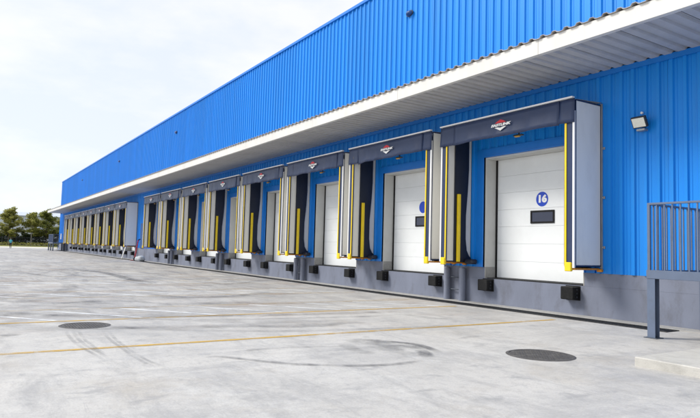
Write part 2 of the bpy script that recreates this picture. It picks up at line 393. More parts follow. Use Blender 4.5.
def manhole(x, y, r, label):
    t = empty('manhole_cover', (x, y, 0)); tag(t, label, 'manhole cover', 'manhole covers in the yard')
    m = MB(); n = 48
    for k in range(n):
        a, b = 2*math.pi*k/n, 2*math.pi*(k+1)/n
        for r_0, r_1, z0, z1 in ((r*1.06, r, .003, .010), (r, r*.955, .010, .010), (r*.955, r*.95, .010, .002)):
            m.face([(r_0*math.cos(a), r_0*math.sin(a), z0), (r_0*math.cos(b), r_0*math.sin(b), z0), (r_1*math.cos(b), r_1*math.sin(b), z1), (r_1*math.cos(a), r_1*math.sin(a), z1)], 'cast_iron')
    link('frame_ring', m.mesh('frame_ring'), t)
    m = MB(); m.face([(r*.94*math.cos(2*math.pi*k/n), r*.94*math.sin(2*math.pi*k/n), .006) for k in range(n)], 'cast_iron')
    lid = link('lid', m.mesh('lid'), t)
    m = MB(); s = r/9
    for i in range(-8, 9):
        for j in range(-8, 9):
            cx, cy = i*s, j*s
            if math.hypot(cx, cy) < r*.86:
                h = .0085; w_ = s*.3
                m.box(cx-w_, cx+w_, cy-w_*.55, cy+w_*.55, .004, h, 'cast_iron') if (i+j) % 2 else m.box(cx-w_*.55, cx+w_*.55, cy-w_, cy+w_, .004, h, 'cast_iron')
    tag(link('tread_stud', m.mesh('tread_stud'), lid), kind='stuff')
manhole(-6.0, -5.58, .475, 'round iron manhole cover nearest the railed steel platform')
manhole(-11.63, -11.0, .41, 'round iron manhole cover beside the hatched lines, farther from the dock')

# ------------------------------------------------------------------ warehouse
wh = empty('warehouse', ((X_END0+X_END1)/2, 20, 0))
tag(wh, 'long blue ribbed steel warehouse with a white canopy and loading docks', 'warehouse')
WX, WY = wh.location.x, wh.location.y
def whl(name, me, loc): return link(name, me, wh, (loc[0]-WX, loc[1]-WY, loc[2]))
def whbox(name, b, m, bev=0):
    o = boxo(name, b, m, None, bev); o.parent = wh; o.location = (o.location.x-WX, o.location.y-WY, o.location.z); return o
_sc = {}
def sheet_mesh(w, z0, z1, m='blue_steel', depth=.042):
    key = (round(w, 3), round(z0, 3), round(z1, 3), m)
    if key in _sc: return _sc[key]
    n = max(1, round(w/.30)); p = w/n; mb = MB()
    prof = [(0, 0)]
    for i in range(n):
        a = i*p
        prof += [(a+p*.10, 0), (a+p*.18, -depth), (a+p*.42, -depth), (a+p*.50, 0), (a+p*.66, 0), (a+p*.675, -.008), (a+p*.705, -.008), (a+p*.72, 0)]
    prof.append((w-.004, 0))
    for (xa, ya), (xb, yb) in zip(prof, prof[1:]):
        mb.face([(xa, ya, z0), (xb, yb, z0), (xb, yb, z1), (xa, ya, z1)], m)
    mb.face([(w-.004, 0, z0), (w-.004, .012, z0), (w-.004, .012, z1), (w-.004, 0, z1)], m)
    me = mb.mesh('cladding_sheet'); _sc[key] = me
    return me
def sheets(x0, x1, z0, z1, target=.9):
    n = max(1, round((x1-x0)/target)); w = (x1-x0)/n
    me = sheet_mesh(w, z0, z1)
    for i in range(n): whl('cladding_sheet', me, (x0+i*w, -.001+rnd.uniform(-.002, .002), 0))
# upper wall
sheets(X_END0, X_END1-.6, CAN_Z+.32, ROOF_Z, 0.9)
# lower wall with door openings
FL = .34
segs = []; cur = X_END0
for l_ in sorted(ALL_L):
    a, b = l_+OPEN0, l_+OPEN1
    sheets(cur, a-FL, DOCK_Z, CAN_Z, 1.1)
    sheets(a-FL, b+FL, LINT_Z+.30, CAN_Z, 1.0)
    cur = b+FL
sheets(cur, cur+.3*9, DOCK_Z, CAN_Z, .9); sheets(cur+2.7, X_END1-.6, DOCK_Z, CAN_Z, .9)
whbox('wall_core', (X_END0+.05, X_END1-.05, .62, .80, 0, ROOF_Z-.05), 'blue_trim')
whbox('roof', (X_END0-.05, X_END1, -.02, 40, ROOF_Z-.02, ROOF_Z+.06), 'roof_sheet')
whbox('roof_trim', (X_END0-.08, X_END1+.03, -.09, -.022, ROOF_Z-.04, ROOF_Z+.075), 'blue_flash')
whbox('end_wall', (X_END0-.02, X_END0+.03, -.045, 40, 0, ROOF_Z-.02), 'blue_steel')
whbox('end_wall', (X_END1-.62, X_END1, -.045, 40, 0, ROOF_Z-.02), 'blue_steel')
whbox('rear_wall', (X_END0, X_END1, 39.9, 40.02, 0, ROOF_Z-.02), 'blue_steel')
whbox('canopy_flashing', (X_END0+3, X_END1-.7, -.075, -.046, CAN_Z-.10, CAN_Z+.030), 'blue_flash')
# dock wall (concrete) with notched door sills
cur = X_END0+.03
edges = []
for l_ in sorted(ALL_L): edges.append((l_+OPEN0, l_+OPEN1))
whbox('dock_wall', (X_END0+.03, X_END1-.62, -.001, .61, -.1, SILL_Z-.002), 'dock_concrete')
for a, b in edges+[(X_END1-.62, None)]:
    whbox('dock_wall', (cur, a, -.0015, .61, SILL_Z, DOCK_Z-.001), 'dock_concrete')
    if b: cur = b
# doors
def build_door():
    d = empty('dock_door', (0, 0, 0))
    w = OPEN1-OPEN0; y = REC-.02
    # jamb linings and lintel
    m = MB(); m.box(-.05, 0, .004, REC+.06, DOCK_Z+.003, LINT_Z+.001, 'jamb_white', .004); m.box(w, w+.05, .004, REC+.06, DOCK_Z+.003, LINT_Z+.001, 'jamb_white', .004)
    m.box(-.05, w+.05, .004, REC+.06, LINT_Z+.002, LINT_Z+.05, 'jamb_white', .004)
    m.box(-.02, .005, -.006, REC+.06, SILL_Z+.002, DOCK_Z, 'raw_concrete'); m.box(w-.005, w+.02, -.006, REC+.06, SILL_Z+.002, DOCK_Z, 'raw_concrete')
    link('door_frame', m.mesh('door_frame'), d)
    m = MB(); m.box(.001, .05, y-.03, y-.002, SILL_Z, LINT_Z, 'rubber'); m.box(w-.05, w-.001, y-.03, y-.002, SILL_Z, LINT_Z, 'rubber'); m.box(.05, w-.05, .02, y-.002, SILL_Z-.03, SILL_Z+.025, 'rubber')
    link('door_seal', m.mesh('door_seal'), d)
    n = 7; hgt = (LINT_Z-SILL_Z-.03)/n
    m = MB(); m.box(.05, w-.05, 0, .045, .0015, hgt-.0015, 'door_white', .0045)
    pm = m.mesh('door_panel')
    for k in range(n): link('door_panel', pm, d, (0, y, SILL_Z+.03+k*hgt))
    # window: dark frame and glass
    xa, xb, za, zb = 1.30, 2.11, 2.35, 2.71
    m = MB()
    for q in ((xa, xb, za, za+.05), (xa, xb, zb-.05, zb), (xa, xa+.05, za+.05, zb-.05), (xb-.05, xb, za+.05, zb-.05)): m.box(q[0], q[1], y-.028, y-.001, q[2], q[3], 'rubber', .006)
    wn = link('window', m.mesh('window'), d)
    m = MB(); m.box(xa+.05, xb-.05, y-.012, y-.002, za+.05, zb-.05, 'glass_dark'); link('pane', m.mesh('pane'), wn)
    # flat blue flashing round the opening
    m = MB(); m.box(-FL-.002, -.052, -.05, .02, DOCK_Z+.002, LINT_Z+.30, 'blue_flash', .004); m.box(w+.052, w+FL+.002, -.05, .02, DOCK_Z+.002, LINT_Z+.30, 'blue_flash', .004)
    m.box(-.052, w+.052, -.052, .02, LINT_Z+.052, LINT_Z+.302, 'blue_flash', .004)
    m.box(-.085, -.052, -.075, .02, DOCK_Z+.002, LINT_Z+.085, 'blue_flash'); m.box(w+.052, w+.085, -.075, .02, DOCK_Z+.002, LINT_Z+.085, 'blue_flash'); m.box(-.052, w+.052, -.075, .02, LINT_Z+.053, LINT_Z+.085, 'blue_flash')
    link('flashing', m.mesh('flashing'), d)
    # number disc
    m = MB(); n_ = 40; c = (1.69, y-.004, 3.02)
    m.face([(c[0]+.205*math.cos(2*math.pi*k/n_), c[1], c[2]+.205*math.sin(2*math.pi*k/n_)) for k in range(n_)], 'disc_blue')
    link('number_disc', m.mesh('number_disc'), d)
    # two rubber bumpers with bolts
    m = MB(); m.box(-.19, .19, -.26, -.004, -.16, .16, 'rubber', .018)
    for zz in (-.09, .0, .09): m.cyl((.19, -.13, zz), (.212, -.13, zz), .02, 'dark_steel', 8)
    m.box(-.21, .21, -.02, -.003, -.18, .18, 'rubber')
    bm_ = m.mesh('dock_bumper')
    link('dock_bumper', bm_, d, (.13, 0, .565)); link('dock_bumper', bm_, d, (w-.30, 0, .555))
    return d
def text_mesh(s, size, loc, m, bold=0, sx=1, shear=0):
    cu = bpy.data.curves.new('t', 'FONT'); cu.body = s; cu.size = size; cu.align_x = 'CENTER'; cu.align_y = 'CENTER'; cu.offset = bold; cu.fill_mode = 'FRONT'; cu.shear = shear; cu.resolution_u = 3
    o = bpy.data.objects.new('t', cu); COL.objects.link(o)
    dg = bpy.context.evaluated_depsgraph_get(); dg.update()
    me = bpy.data.meshes.new_from_object(o.evaluated_get(dg)); bpy.data.objects.remove(o)
    for v in me.vertices: v.co = (loc[0]+v.co.x*sx, loc[1], loc[2]+v.co.y)
    me.materials.clear(); me.materials.append(MATS[m]); me.update()
    return me
door = build_door()
for i, l_ in enumerate(ALL_L):
    d = door if i == 0 else copy_tree(door)
    d.parent = wh; d.location = (l_+OPEN0-WX, -WY, 0)
    if i == 0: nearest = d
t = text_mesh('16', .265, (1.69, REC-.02-.007, 3.02), 'emblem_white', .017, 1.18)
for ch in nearest.children:
    if ch.name.startswith('number_disc'): link('number', t, ch)
nearest['label'] = 'white sectional dock door carrying the number 16'

# canopy
can = empty('canopy'); can.parent = wh; can.location = (-WX, -WY, 0)
CX0, CX1 = -106.5, X_END1-.7
fl = 5.2; n = int((CX1-CX0)/fl)+1; off = -8.79
k0 = math.ceil((CX0-off)/fl)
xs = sorted({CX0, CX1} | {off+fl*k for k in range(k0, int((CX1-off)/fl)+1)})
for a, b in zip(xs, xs[1:]):
    m = MB(); m.box(a+.003, b-.003, CAN_Y, CAN_Y+.03, CAN_Z, CAN_T, 'white_fascia', .004); m.box(a+.003, b-.003, CAN_Y+.03, CAN_Y+.12, CAN_Z, CAN_Z+.012, 'white_fascia')
    m.box(a+.003, b-.003, CAN_Y+.03, CAN_Y+.07, CAN_T-.02, CAN_T, 'white_fascia')
    link('fascia_panel', m.mesh('fascia_panel'), can)
m = MB(); m.box(CX0-.02, CX0+.01, CAN_Y+.031, -.05, CAN_Z+.0, CAN_T+.12, 'white_fascia', .004); link('end_cap', m.mesh('end_cap'), can)
# soffit sheets: ribs run out from the wall
w = 1.2; npit = 4; p_ = w/npit; prof = []
for i in range(npit):
    a = i*p_; prof += [(a, 0), (a+p_*.55, 0), (a+p_*.64, .048), (a+p_*.90, .048)]
prof.append((w-.024, 0)); prof.append((w-.022, .04)); prof.append((w, .04))
m = MB()
for (xa, za), (xb, zb) in zip(prof, prof[1:]): m.face([(xa, CAN_Y+.05, za), (xa, -.05, za), (xb, -.05, zb), (xb, CAN_Y+.05, zb)], 'soffit')
sm = m.mesh('soffit_sheet'); ns = int((CX1-CX0)/w)
for i in range(ns): link('soffit_sheet', sm, can, (CX0+.02+i*w, 0, CAN_Z+.014+rnd.uniform(0, .004)))
# roof sheets of the canopy: trapezoid ends show above the fascia
w = .93; npit = 3; p_ = w/npit; prof = [(0, 0)]
for i in range(npit):
    a = i*p_; prof += [(a+p_*.42, 0), (a+p_*.55, .05), (a+p_*.80, .05), (a+p_*.93, 0)]
prof.append((w, 0)); m = MB()
for (xa, za), (xb, zb) in zip(prof, prof[1:]):
    for dz, yy in ((0, 0), (-.006, .002)):
        m.face([(xa, CAN_Y-.05+yy, za+dz), (xb, CAN_Y-.05+yy, zb+dz), (xb, -.05, zb+.20+dz), (xa, -.05, za+.20+dz)], 'roof_sheet')
    m.face([(xa, CAN_Y-.05, za-.006), (xb, CAN_Y-.05, zb-.006), (xb, CAN_Y-.05, zb), (xa, CAN_Y-.05, za)], 'roof_sheet')
rm = m.mesh('roof_sheet')
for i in range(int((CX1-CX0)/w)): link('roof_sheet', rm, can, (CX0+i*w, 0, CAN_T+.008))

# door in the blue wall gap between the two rows of docks
m = MB(); m.box(-.55, .55, -.085, -.046, 0, 2.15, 'blue_trim', .006)
gd = whl('side_door', m.mesh('side_door'), (-53.6, 0, DOCK_Z+.02))
m = MB(); m.cyl((.4, -.11, 1.0), (.4, -.11, 1.14), .015, 'galv', 8); m.box(.385, .415, -.11, -.083, 1.02, 1.05, 'galv'); link('handle', m.mesh('handle'), gd)

# step ladders between every other pair of docks, round grey stiles with rungs
m = MB()
for x in (-.34, .34):
    m.cyl((x, -.14, .0), (x, -.14, 1.0), .10, 'dock_concrete', 14)
    m.cyl((x, -.14, 1.0), (x, -.14, 1.03), .10, 'dock_concrete', 14, .07)
stm = m.mesh('stile'); m = MB(); m.cyl((-.34, -.10, 0), (.34, -.10, 0), .016, 'steel_dark', 8); rung = m.mesh('rung')
lad_words = ['nearest', 'second nearest', 'third nearest', 'farthest']
for k, i in enumerate((0, 2, 4, 6)):
    t = empty('dock_ladder', (NEAR_L[i]-.30, 0, 0)); tag(t, 'grey step ladder on the dock wall between shelters, %s of the four' % lad_words[k], 'ladder', 'ladders on the dock wall')
    link('stile', stm, t)
    for z in (.35, .72): link('rung', rung, t, (0, 0, z))

# ------------------------------------------------------------------ dock shelters
def build_shelter():
    s = empty('dock_shelter'); h = SH_W/2; bx = .25
    for sg in (-1, 1):
        def X(a, b): return (min(sg*(h-a), sg*(h-b)), max(sg*(h-a), sg*(h-b)))
        def P(name, x, y0, y1, z0, z1, m_, bev=0, parent=None):
            mb = MB(); mb.box(x[0], x[1], y0, y1, z0, z1, m_, bev); return link(name, mb.mesh(name), parent or s)
        pn = P('side_panel', X(.012, .03), -.985, -.03, 1.27, 5.14, 'panel_grey')
        mb = MB(); xx = X(.0, .035)
        mb.box(xx[0], xx[1], -1.0, -.983, 1.22, 5.16, 'navy_fabric'); mb.box(xx[0], xx[1], -.982, -.02, 1.235, 1.262, 'navy_fabric'); mb.box(xx[0], xx[1], -.974, -.02, 5.145, 5.17, 'navy_fabric')
        mb.box(xx[0], xx[1], -.055, -.04, 1.263, 5.144, 'navy_fabric')
        link('panel_trim', mb.mesh('panel_trim'), pn)
        mb = MB(); xx = X(-.03, .03); mb.box(xx[0], xx[1], -.038, -.004, 1.18, 5.20, 'galv')
        for z in (1.7, 2.9, 4.1): mb.cyl((sg*(h+.03), -.03, z), (sg*(h+.06), -.03, z), .022, 'galv', 8); mb.box(min(sg*(h+.01), sg*(h+.09)), max(sg*(h+.01), sg*(h+.09)), -.02, -.004, z-.03, z+.03, 'galv')
        link('wall_bracket', mb.mesh('wall_bracket'), pn)
        P('inner_panel', X(bx-.02, bx), -.97, -.03, 1.24, 5.1, 'panel_grey')
        P('corner_strip', X(.008, .064), -1.045, -1.002, 1.2, 4.9, 'white_alu', .006)
        # navy front curtain
        mb = MB(); xx = X(.066, .30); n = 12
        P('side_curtain', (xx[0], xx[1]), -1.03, -1.012, 1.25, 4.95, 'navy_fabric')
        P('yellow_strip', X(.225, .280), -1.05, -1.031, 1.22, 4.9, 'yellow', .005)
        # inner pad, guard bar and foot pad
        mb = MB(); xs_ = sg*(h-bx); prof = []
        pts = [(-.72, 5.0), (-.72, 1.2), (-.03, 1.2), (-.03, 1.32), (-.12, 1.38), (-.22, 1.55), (-.27, 1.9), (-.27, 2.6), (-.20, 3.4), (-.17, 4.0), (-.17, 5.0)]
        xi = xs_-sg*.05
        f1 = [(xi, y, z) for y, z in pts]; f0 = [(xs_-sg*.002, y, z) for y, z in pts]
        mb.face(f1 if sg > 0 else f1[::-1], 'black_fabric')
        for a in range(len(pts)):
            b = (a+1) % len(pts); mb.face([f0[a], f0[b], f1[b], f1[a]], 'black_fabric')
        link('inner_pad', mb.mesh('inner_pad'), s)
        P('guard_bar', (min(xi-sg*.005, xi-sg*.08), max(xi-sg*.005, xi-sg*.08)), -.66, -.55, 1.21, 3.22, 'yellow', .012)
        P('foot_pad', (min(xi-sg*.002, xi-sg*.34), max(xi-sg*.002, xi-sg*.34)), -.34, -.09, 1.15, 1.30, 'black_fabric', .04)
        # bottom rail with feet
        P('bottom_rail', X(.02, .20), -.99, -.08, 1.155, 1.198, 'orange', .006)
        P('foot_block', X(.08, .26), -1.075, -.992, 1.12, 1.33, 'yellow', .015)
        P('foot_block', X(-.04, .10), -.079, -.006, 1.11, 1.178, 'orange', .01)
    # top sheet
    mb = MB(); mb.face([(-h, -1.0, 5.175), (h, -1.0, 5.175), (h, -.01, 5.235), (-h, -.01, 5.235)], 'panel_grey'); mb.face([(-h, -1.0, 5.165), (-h, -.01, 5.225), (h, -.01, 5.225), (h, -1.0, 5.165)], 'panel_grey')
    link('top_panel', mb.mesh('top_panel'), s)
    # header curtain: main flap and two corner flaps, lower edge free and slightly waved
    def flap(x0, x1, y, z0, z1, seed, out):
        r_ = random.Random(seed); nx, nz = max(4, int((x1-x0)/.09)), 6; mb = MB(); ph = r_.uniform(0, 6)
        g = []
        for j in range(nz+1):
            v = j/nz; row = []
            for i in range(nx+1):
                u = i/nx; x = x0+(x1-x0)*u
                d = out*v**1.3*(.5+.5*math.sin(math.pi*u)) + .014*v*math.sin(x*5.1+ph)+.008*v*math.sin(x*11.3+ph*2)+.006*math.sin(x*23+ph+v*2)*v
                # droop at the flap's free corners
                row.append((x+.03*(1-v)*0, y-d, z1-(z1-z0)*v-(.010*math.sin(x*3.1+ph))*v))
            g.append(row)
        for j in range(nz):
            for i in range(nx): mb.face([g[j][i], g[j+1][i], g[j+1][i+1], g[j][i+1]][::1], 'navy_fabric')
        me = mb.mesh('header_curtain')
        bm = bmesh.new(); bm.from_mesh(me); bmesh.ops.remove_doubles(bm, verts=bm.verts[:], dist=.0005); bm.to_mesh(me); bm.free()
        for p in me.polygons: p.use_smooth = True
        o = link('header_curtain', me, s); md = o.modifiers.new('thickness', 'SOLIDIFY'); md.thickness = .012
        return o
    flap(-h+.0, -h+.62, -1.055, 4.62, 5.19, 3, .03); main = flap(-h+.60, h-.42, -1.070, 4.60, 5.19, 1, .06); flap(h-.44, h-.0, -1.055, 4.62, 5.19, 2, .03)
    mb = MB(); mb.box(-h, h-.03, -1.105, -1.0, 5.20, 5.237, 'white_alu', .006); link('header_trim', mb.mesh('header_trim'), s)
    mb = MB(); mb.box(-h+.01, -h+.03, -1.05, -.02, 4.64, 5.17, 'navy_fabric') if 0 else None
    # emblem on the header: red gable above, white chevron below, lettering between
    ex, ez, ey = .12, 4.905, -1.150
    em = empty('emblem', (ex, ey, ez)); em.parent = s
    mb = MB(); mb.face([(-.20, 0, .045), (.20, 0, .045), (.11, .0, .095), (0, 0, .135), (-.11, 0, .095)], 'emblem_red'); link('red_gable', mb.mesh('red_gable'), em)
    mb = MB(); mb.face([(-.21, 0, -.065), (0, 0, -.165), (.21, 0, -.065), (.09, 0, -.065), (0, 0, -.085), (-.09, 0, -.065)], 'emblem_white'); link('white_chevron', mb.mesh('white_chevron'), em)
    tm = text_mesh('FASTLINK', .10, (0, 0, -.008), 'emblem_white', .007, 1.0, .2)
    wtx = max(v.co.x for v in tm.vertices)-min(v.co.x for v in tm.vertices)
    for v in tm.vertices: v.co.x *= .70/wtx
    for v in tm.vertices: v.co.z = -.008+(v.co.z+.008)*.9
    link('lettering', tm, em)
    # small amber lamp under the header
    mb = MB(); mb.box(.40, .68, -.98, -.86, 4.565, 4.60, 'dark_steel', .01); mb.box(.46, .62, -.99, -.93, 4.53, 4.564, 'amber', .008); mb.cyl((.54, -.9, 4.60), (.54, -.9, 5.15), .02, 'dark_steel', 8)
    link('dock_lamp', mb.mesh('dock_lamp'), s)
    return s
proto = build_shelter()
def bent(me, seed):
    r_ = random.Random(seed); m2 = me.copy(); z0, z1 = min(v.co.z for v in me.vertices), max(v.co.z for v in me.vertices); p1, p2, p3 = (r_.uniform(0, 6) for _ in range(3)); a1 = r_.uniform(.008, .022); sag = r_.uniform(-.03, .035)
    for v in m2.vertices:
        d = (z1-v.co.z)/(z1-z0); v.co.y -= a1*d*math.sin(v.co.x*r_.uniform(4.2, 4.3)+p1)+.6*a1*d*math.sin(v.co.x*9.1+p2); v.co.z -= d*(sag*math.sin(v.co.x*1.1+p3)*.5+.008*math.sin(v.co.x*6+p1))
    return m2
nth = ['first', 'second', 'third', 'fourth', 'fifth', 'sixth', 'seventh', 'eighth']
for i, l_ in enumerate(ALL_L):
    s = proto if i == 0 else copy_tree(proto)
    s.location = (l_+SH_W/2, 0, 0)
    if i > 0:
        for q, ch in enumerate(s.children):
            if ch.name.startswith('header_curtain'): ch.data = bent(ch.data, i*7+q)
    if i == 0: lb = 'largest, nearest navy and grey dock shelter around the white door numbered 16'
    elif i < 8: lb = 'dock shelter with navy header, %s in the near row counted from door 16' % nth[i]
    elif i == 8: lb = 'dock shelter with a full grey side panel, first beyond the red trolley'
    else: lb = 'far dock shelter, %s beyond the red trolley towards the trees' % nth[i-8]
    tag(s, lb, 'dock shelter', 'dock shelters along the blue wall')

# ------------------------------------------------------------------ lamps on the wall
t = empty('floodlight', (-7.68, -.045, 4.55)); tag(t, 'square floodlight with cream lens on the lower blue wall', 'floodlight')
tilt = R(28)
def tl(x, y, z): c, s_ = math.cos(tilt), math.sin(tilt); return (x, y*c-z*s_, y*s_+z*c)
def tbox(m, b, mm, bev=0):
    i = len(m.v); m.box(*b, mm, bev)
    for j in range(i, len(m.v)): x, y, z = m.v[j]; x, y, z = tl(x, y+.0, z); m.v[j] = (x, y-.17, z)
m = MB(); tbox(m, (-.17, .17, -.05, .03, -.13, .13), 'dark_steel', .012)
for k in range(7): tbox(m, (-.15+k*.046, -.135+k*.046, .03, .065, -.11, .11), 'dark_steel')
link('housing', m.mesh('housing'), t)
m = MB(); tbox(m, (-.145, .145, -.055, -.051, -.105, .105), 'lens_cream')
link('lens', m.mesh('lens'), t)
m = MB(); m.box(-.06, .06, -.14, 0, -.03, .03, 'dark_steel'); m.box(-.08, .08, -.012, .0, -.07, .07, 'dark_steel'); m.box(-.10, .10, -.15, -.0, -.20, -.15, 'galv', .01); link('bracket', m.mesh('bracket'), t)
m = MB(); m.cyl((-.03, -.01, .23), (-.03, -.05, .23), .028, 'white_alu', 10); link('sensor', m.mesh('sensor'), t)

m = MB()
for k in range(5):
    a0, a1 = math.pi/2*k/5, math.pi/2*(k+1)/5
    m.cyl((0, -.02-.12*math.sin(a0), 0), (0, -.02-.12*math.sin(a1), 0), .17*math.cos(a0), 'blue_trim', 16, max(.01, .17*math.cos(a1)))
dome = m.mesh('dome'); m = MB(); m.cyl((0, .0, 0), (0, -.03, 0), .20, 'dark_steel', 16); plate = m.mesh('back_plate')
m = MB(); m.cyl((0, -.06, -.10), (0, -.07, -.13), .07, 'glass_dark', 12); lensm = m.mesh('lens')
def wp(x, y):
    d = fw+rt*((x-350)/F_PX)-up*((y-209)/F_PX); tt = CAM_D/d.y; return tt*d.x, CAM_H+tt*d.z
for q, lb in (((411, 13), 'small round lamp high on the upper blue wall, nearest of four'), ((177, 132.6), 'small round lamp high on the upper blue wall, second of four'), ((120, 160), 'small round lamp high on the upper blue wall, third of four'), ((83, 180), 'small round lamp high on the upper blue wall, near its far end')):
    x, z = wp(*q); t = empty('wall_lamp', (x, -.044, 9.95)); tag(t, lb, 'wall lamp', 'round lamps on the upper wall')
    for me_, nm in ((dome, 'dome'), (plate, 'back_plate'), (lensm, 'lens')): link(nm, me_, t).scale = (.95, 1, .55)

# ------------------------------------------------------------------ steel platforms with stairs
def platform(x0, x1, stair_side, label, sx0=None, sx1=None):
    """x0..x1 along the wall, front at y = -2.1"""
    t = empty('steel_platform', (x0, -1.0, 0)); tag(t, label, 'platform', 'railed steel platforms')
    def L_(b, name, m_, bev=.004):
        o = boxo(name, b, m_, None, bev); o.parent = t; o.location = Vector(o.location)-Vector(t.location); return o
    yF, yB = -2.08, -.06; w = .15
    hb = MB(); hb.box(0, w, 0, .014, .015, 1.10, 'steel_paint'); hb.box(0, w, w-.014, w, .015, 1.10, 'steel_paint'); hb.box(w/2-.006, w/2+.006, .0141, w-.0141, .015, 1.10, 'steel_paint')
    hbm = hb.mesh('leg')
    def hbeam(x, y): link('leg', hbm, t, (x-t.location.x, y-t.location.y, 0))
    for x in ([x0, x1-w] if x1-x0 < 4 else [x0, (x0+x1)/2, x1-w]):
        for y in (yF, yB-w): hbeam(x, y); L_((x-.05, x+w+.05, y-.05, y+w+.05, .001, .014), 'base_plate', 'steel_dark')
    L_((x0-.01, x1+.01, yF-.01, yF+.07, 1.101, 1.26), 'edge_beam', 'steel_paint'); L_((x0-.01, x0+.07, yF+.071, yB, 1.101, 1.26), 'edge_beam', 'steel_paint'); L_((x1-.07, x1+.01, yF+.071, yB, 1.101, 1.26), 'edge_beam', 'steel_paint'); L_((x0+.071, x1-.071, yB-.08, yB, 1.101, 1.26), 'edge_beam', 'steel_paint')
    L_((x0+.072, x1-.072, yF+.072, yB-.082, 1.205, 1.235), 'deck', 'steel_dark', 0)
    mb = MB(); mb.box(-.012, .012, -.012, .012, 0, 1.22, 'steel_paint'); bal = mb.mesh('baluster')
    mb = MB(); mb.box(-.025, .025, -.025, .025, 0, 1.25, 'steel_paint'); post = mb.mesh('rail_post')
    def rail(p, q):
        p = Vector(p); q = Vector(q); n_ = max(2, round((q-p).length/.152))
        for k in range(n_+1):
            c = p.lerp(q, k/n_)-Vector(t.location)
            link('rail_post' if k % n_ == 0 else 'baluster', post if k % n_ == 0 else bal, t, c+Vector((0, 0, 1.258)))
        d = Vector((abs(q.x-p.x), abs(q.y-p.y), 0)); ex = .026
        a = Vector((min(p.x, q.x)-ex, min(p.y, q.y)-ex, 0)); b = Vector((max(p.x, q.x)+ex, max(p.y, q.y)+ex, 0))
        if d.x > d.y: L_((a.x, b.x, a.y, b.y, 2.482, 2.522), 'hand_rail', 'steel_paint')
        else: L_((a.x+.004, b.x-.004, a.y+.053, b.y, 2.480, 2.520), 'hand_rail', 'steel_paint')
    inset = .03
    gaps = [(x0+inset, x1-inset)] if stair_side != 'front' else ([(x0+inset, sx0)] + ([(sx1, x1-inset)] if sx1 < x1-.3 else []))
    for a, b in gaps: rail((a, yF+inset, 0), (b, yF+inset, 0))
    if stair_side != 'left': rail((x0+inset, yF+inset, 0), (x0+inset, yB-inset, 0))
    if stair_side != 'right': rail((x1-inset, yF+inset, 0), (x1-inset, yB-inset, 0))
    # stair
    def stair(org, dirv, wv, run=2.1, rise=1.24, n_=7, base=.0):
        org = Vector(org)-Vector(t.location); dirv = Vector(dirv); wv = Vector(wv)
        for s_ in (0, 1):
            mb = MB(); a = org+wv*s_; q = a+dirv*run; th = wv.normalized()*.03*(1 if s_ == 0 else -1)
            top = [(a.x, a.y, rise+.02), (q.x, q.y, base+.12), (q.x, q.y, base), (a.x-dirv.x*0, a.y, rise-.22)]
            f0 = [Vector(v) for v in top]; f1 = [v+th for v in f0]
            mb.face(f0, 'steel_paint'); mb.face(f1[::-1], 'steel_paint')
            for k in range(4): mb.face([f0[k], f1[k], f1[(k+1) % 4], f0[(k+1) % 4]], 'steel_paint')
            link('stringer', mb.mesh('stringer'), t)
            mb = MB(); up_ = Vector((0, 0, 1.1)); p0 = Vector((a.x, a.y, rise))+th; p1 = Vector((q.x, q.y, base+.1))+th
            mb.cyl(p0+up_*1.1, p1+up_, .022, 'steel_paint', 8)
            link('stair_rail', mb.mesh('stair_rail'), t)
            for k in range(1, 8):
                c = p0.lerp(p1, k/7); mb = MB(); mb.cyl(c-Vector((0, 0, .05)), c+up_, .013, 'steel_paint', 6); link('baluster', mb.mesh('baluster'), t)
        for k in range(1, n_):
            c = org+dirv*(run*k/n_); z = rise-(rise-base)*k/n_; a = c-dirv*.14+wv.normalized()*.032; b = c+dirv*.14+wv*1.0-wv.normalized()*.032
            mb = MB(); mb.box(min(a.x, b.x), max(a.x, b.x), min(a.y, b.y), max(a.y, b.y), z-.03, z, 'steel_dark'); link('tread', mb.mesh('tread'), t)
    if stair_side == 'front': stair((sx0+.06, yF-.012, 0), (0, -1, 0), (sx1-sx0-.12, 0, 0), base=.128)
    else: stair((x0-.012, yF+.2, 0), (-1, 0, 0), (0, 1.4, 0))
    return t
platform(-6.42, -2.2, 'front', 'grey railed steel platform standing by the right edge of the photo', -4.32, -3.1)
platform(-105.4, -99.5, 'left', 'far railed steel platform with stairs at the far end of the warehouse')
# low concrete landing slab at the foot of the near stair
m = MB(); m.box(-4.86, -2.5, -5.02, -3.05, -.02, .125, 'kerb_concrete', .012)
tag(link('landing_slab', m.mesh('landing_slab')), 'low pale concrete landing slab at the right edge of the yard', 'slab')

# ------------------------------------------------------------------ small things at the docks
t = empty('hand_truck', (-52.9, -.75, 0), R(-20)); tag(t, 'tall red hand trolley standing at the dock wall gap', 'trolley')
for x in (-.26, .26):
    m = MB(); m.cyl((x, .0, .16), (x, .22, 1.75), .028, 'red_paint', 8); m.cyl((x, .22, 1.75), (x, .40, 1.86), .028, 'rubber', 8); link('upright', m.mesh('upright'), t)
for z in (.35, .75, 1.15, 1.55):
    m = MB(); y = .22*(z-.16)/1.59; m.cyl((-.26, y, z), (.26, y, z), .022, 'red_paint', 8); link('cross_bar', m.mesh('cross_bar'), t)
m = MB(); m.box(-.30, .30, -.36, .02, .04, .065, 'red_paint', .005); link('toe_plate', m.mesh('toe_plate'), t)
for x in (-.34, .34):
    m = MB(); m.cyl((x-.035, .10, .16), (x+.035, .10, .16), .16, 'rubber', 18); wl_ = link('wheel', m.mesh('wheel'), t); m = MB(); m.cyl((x-.04, .10, .16), (x+.04, .10, .16), .07, 'galv', 12); link('hub', m.mesh('hub'), wl_)
m = MB(); bm = bmesh.new(); bmesh.ops.create_icosphere(bm, subdivisions=3, radius=1)
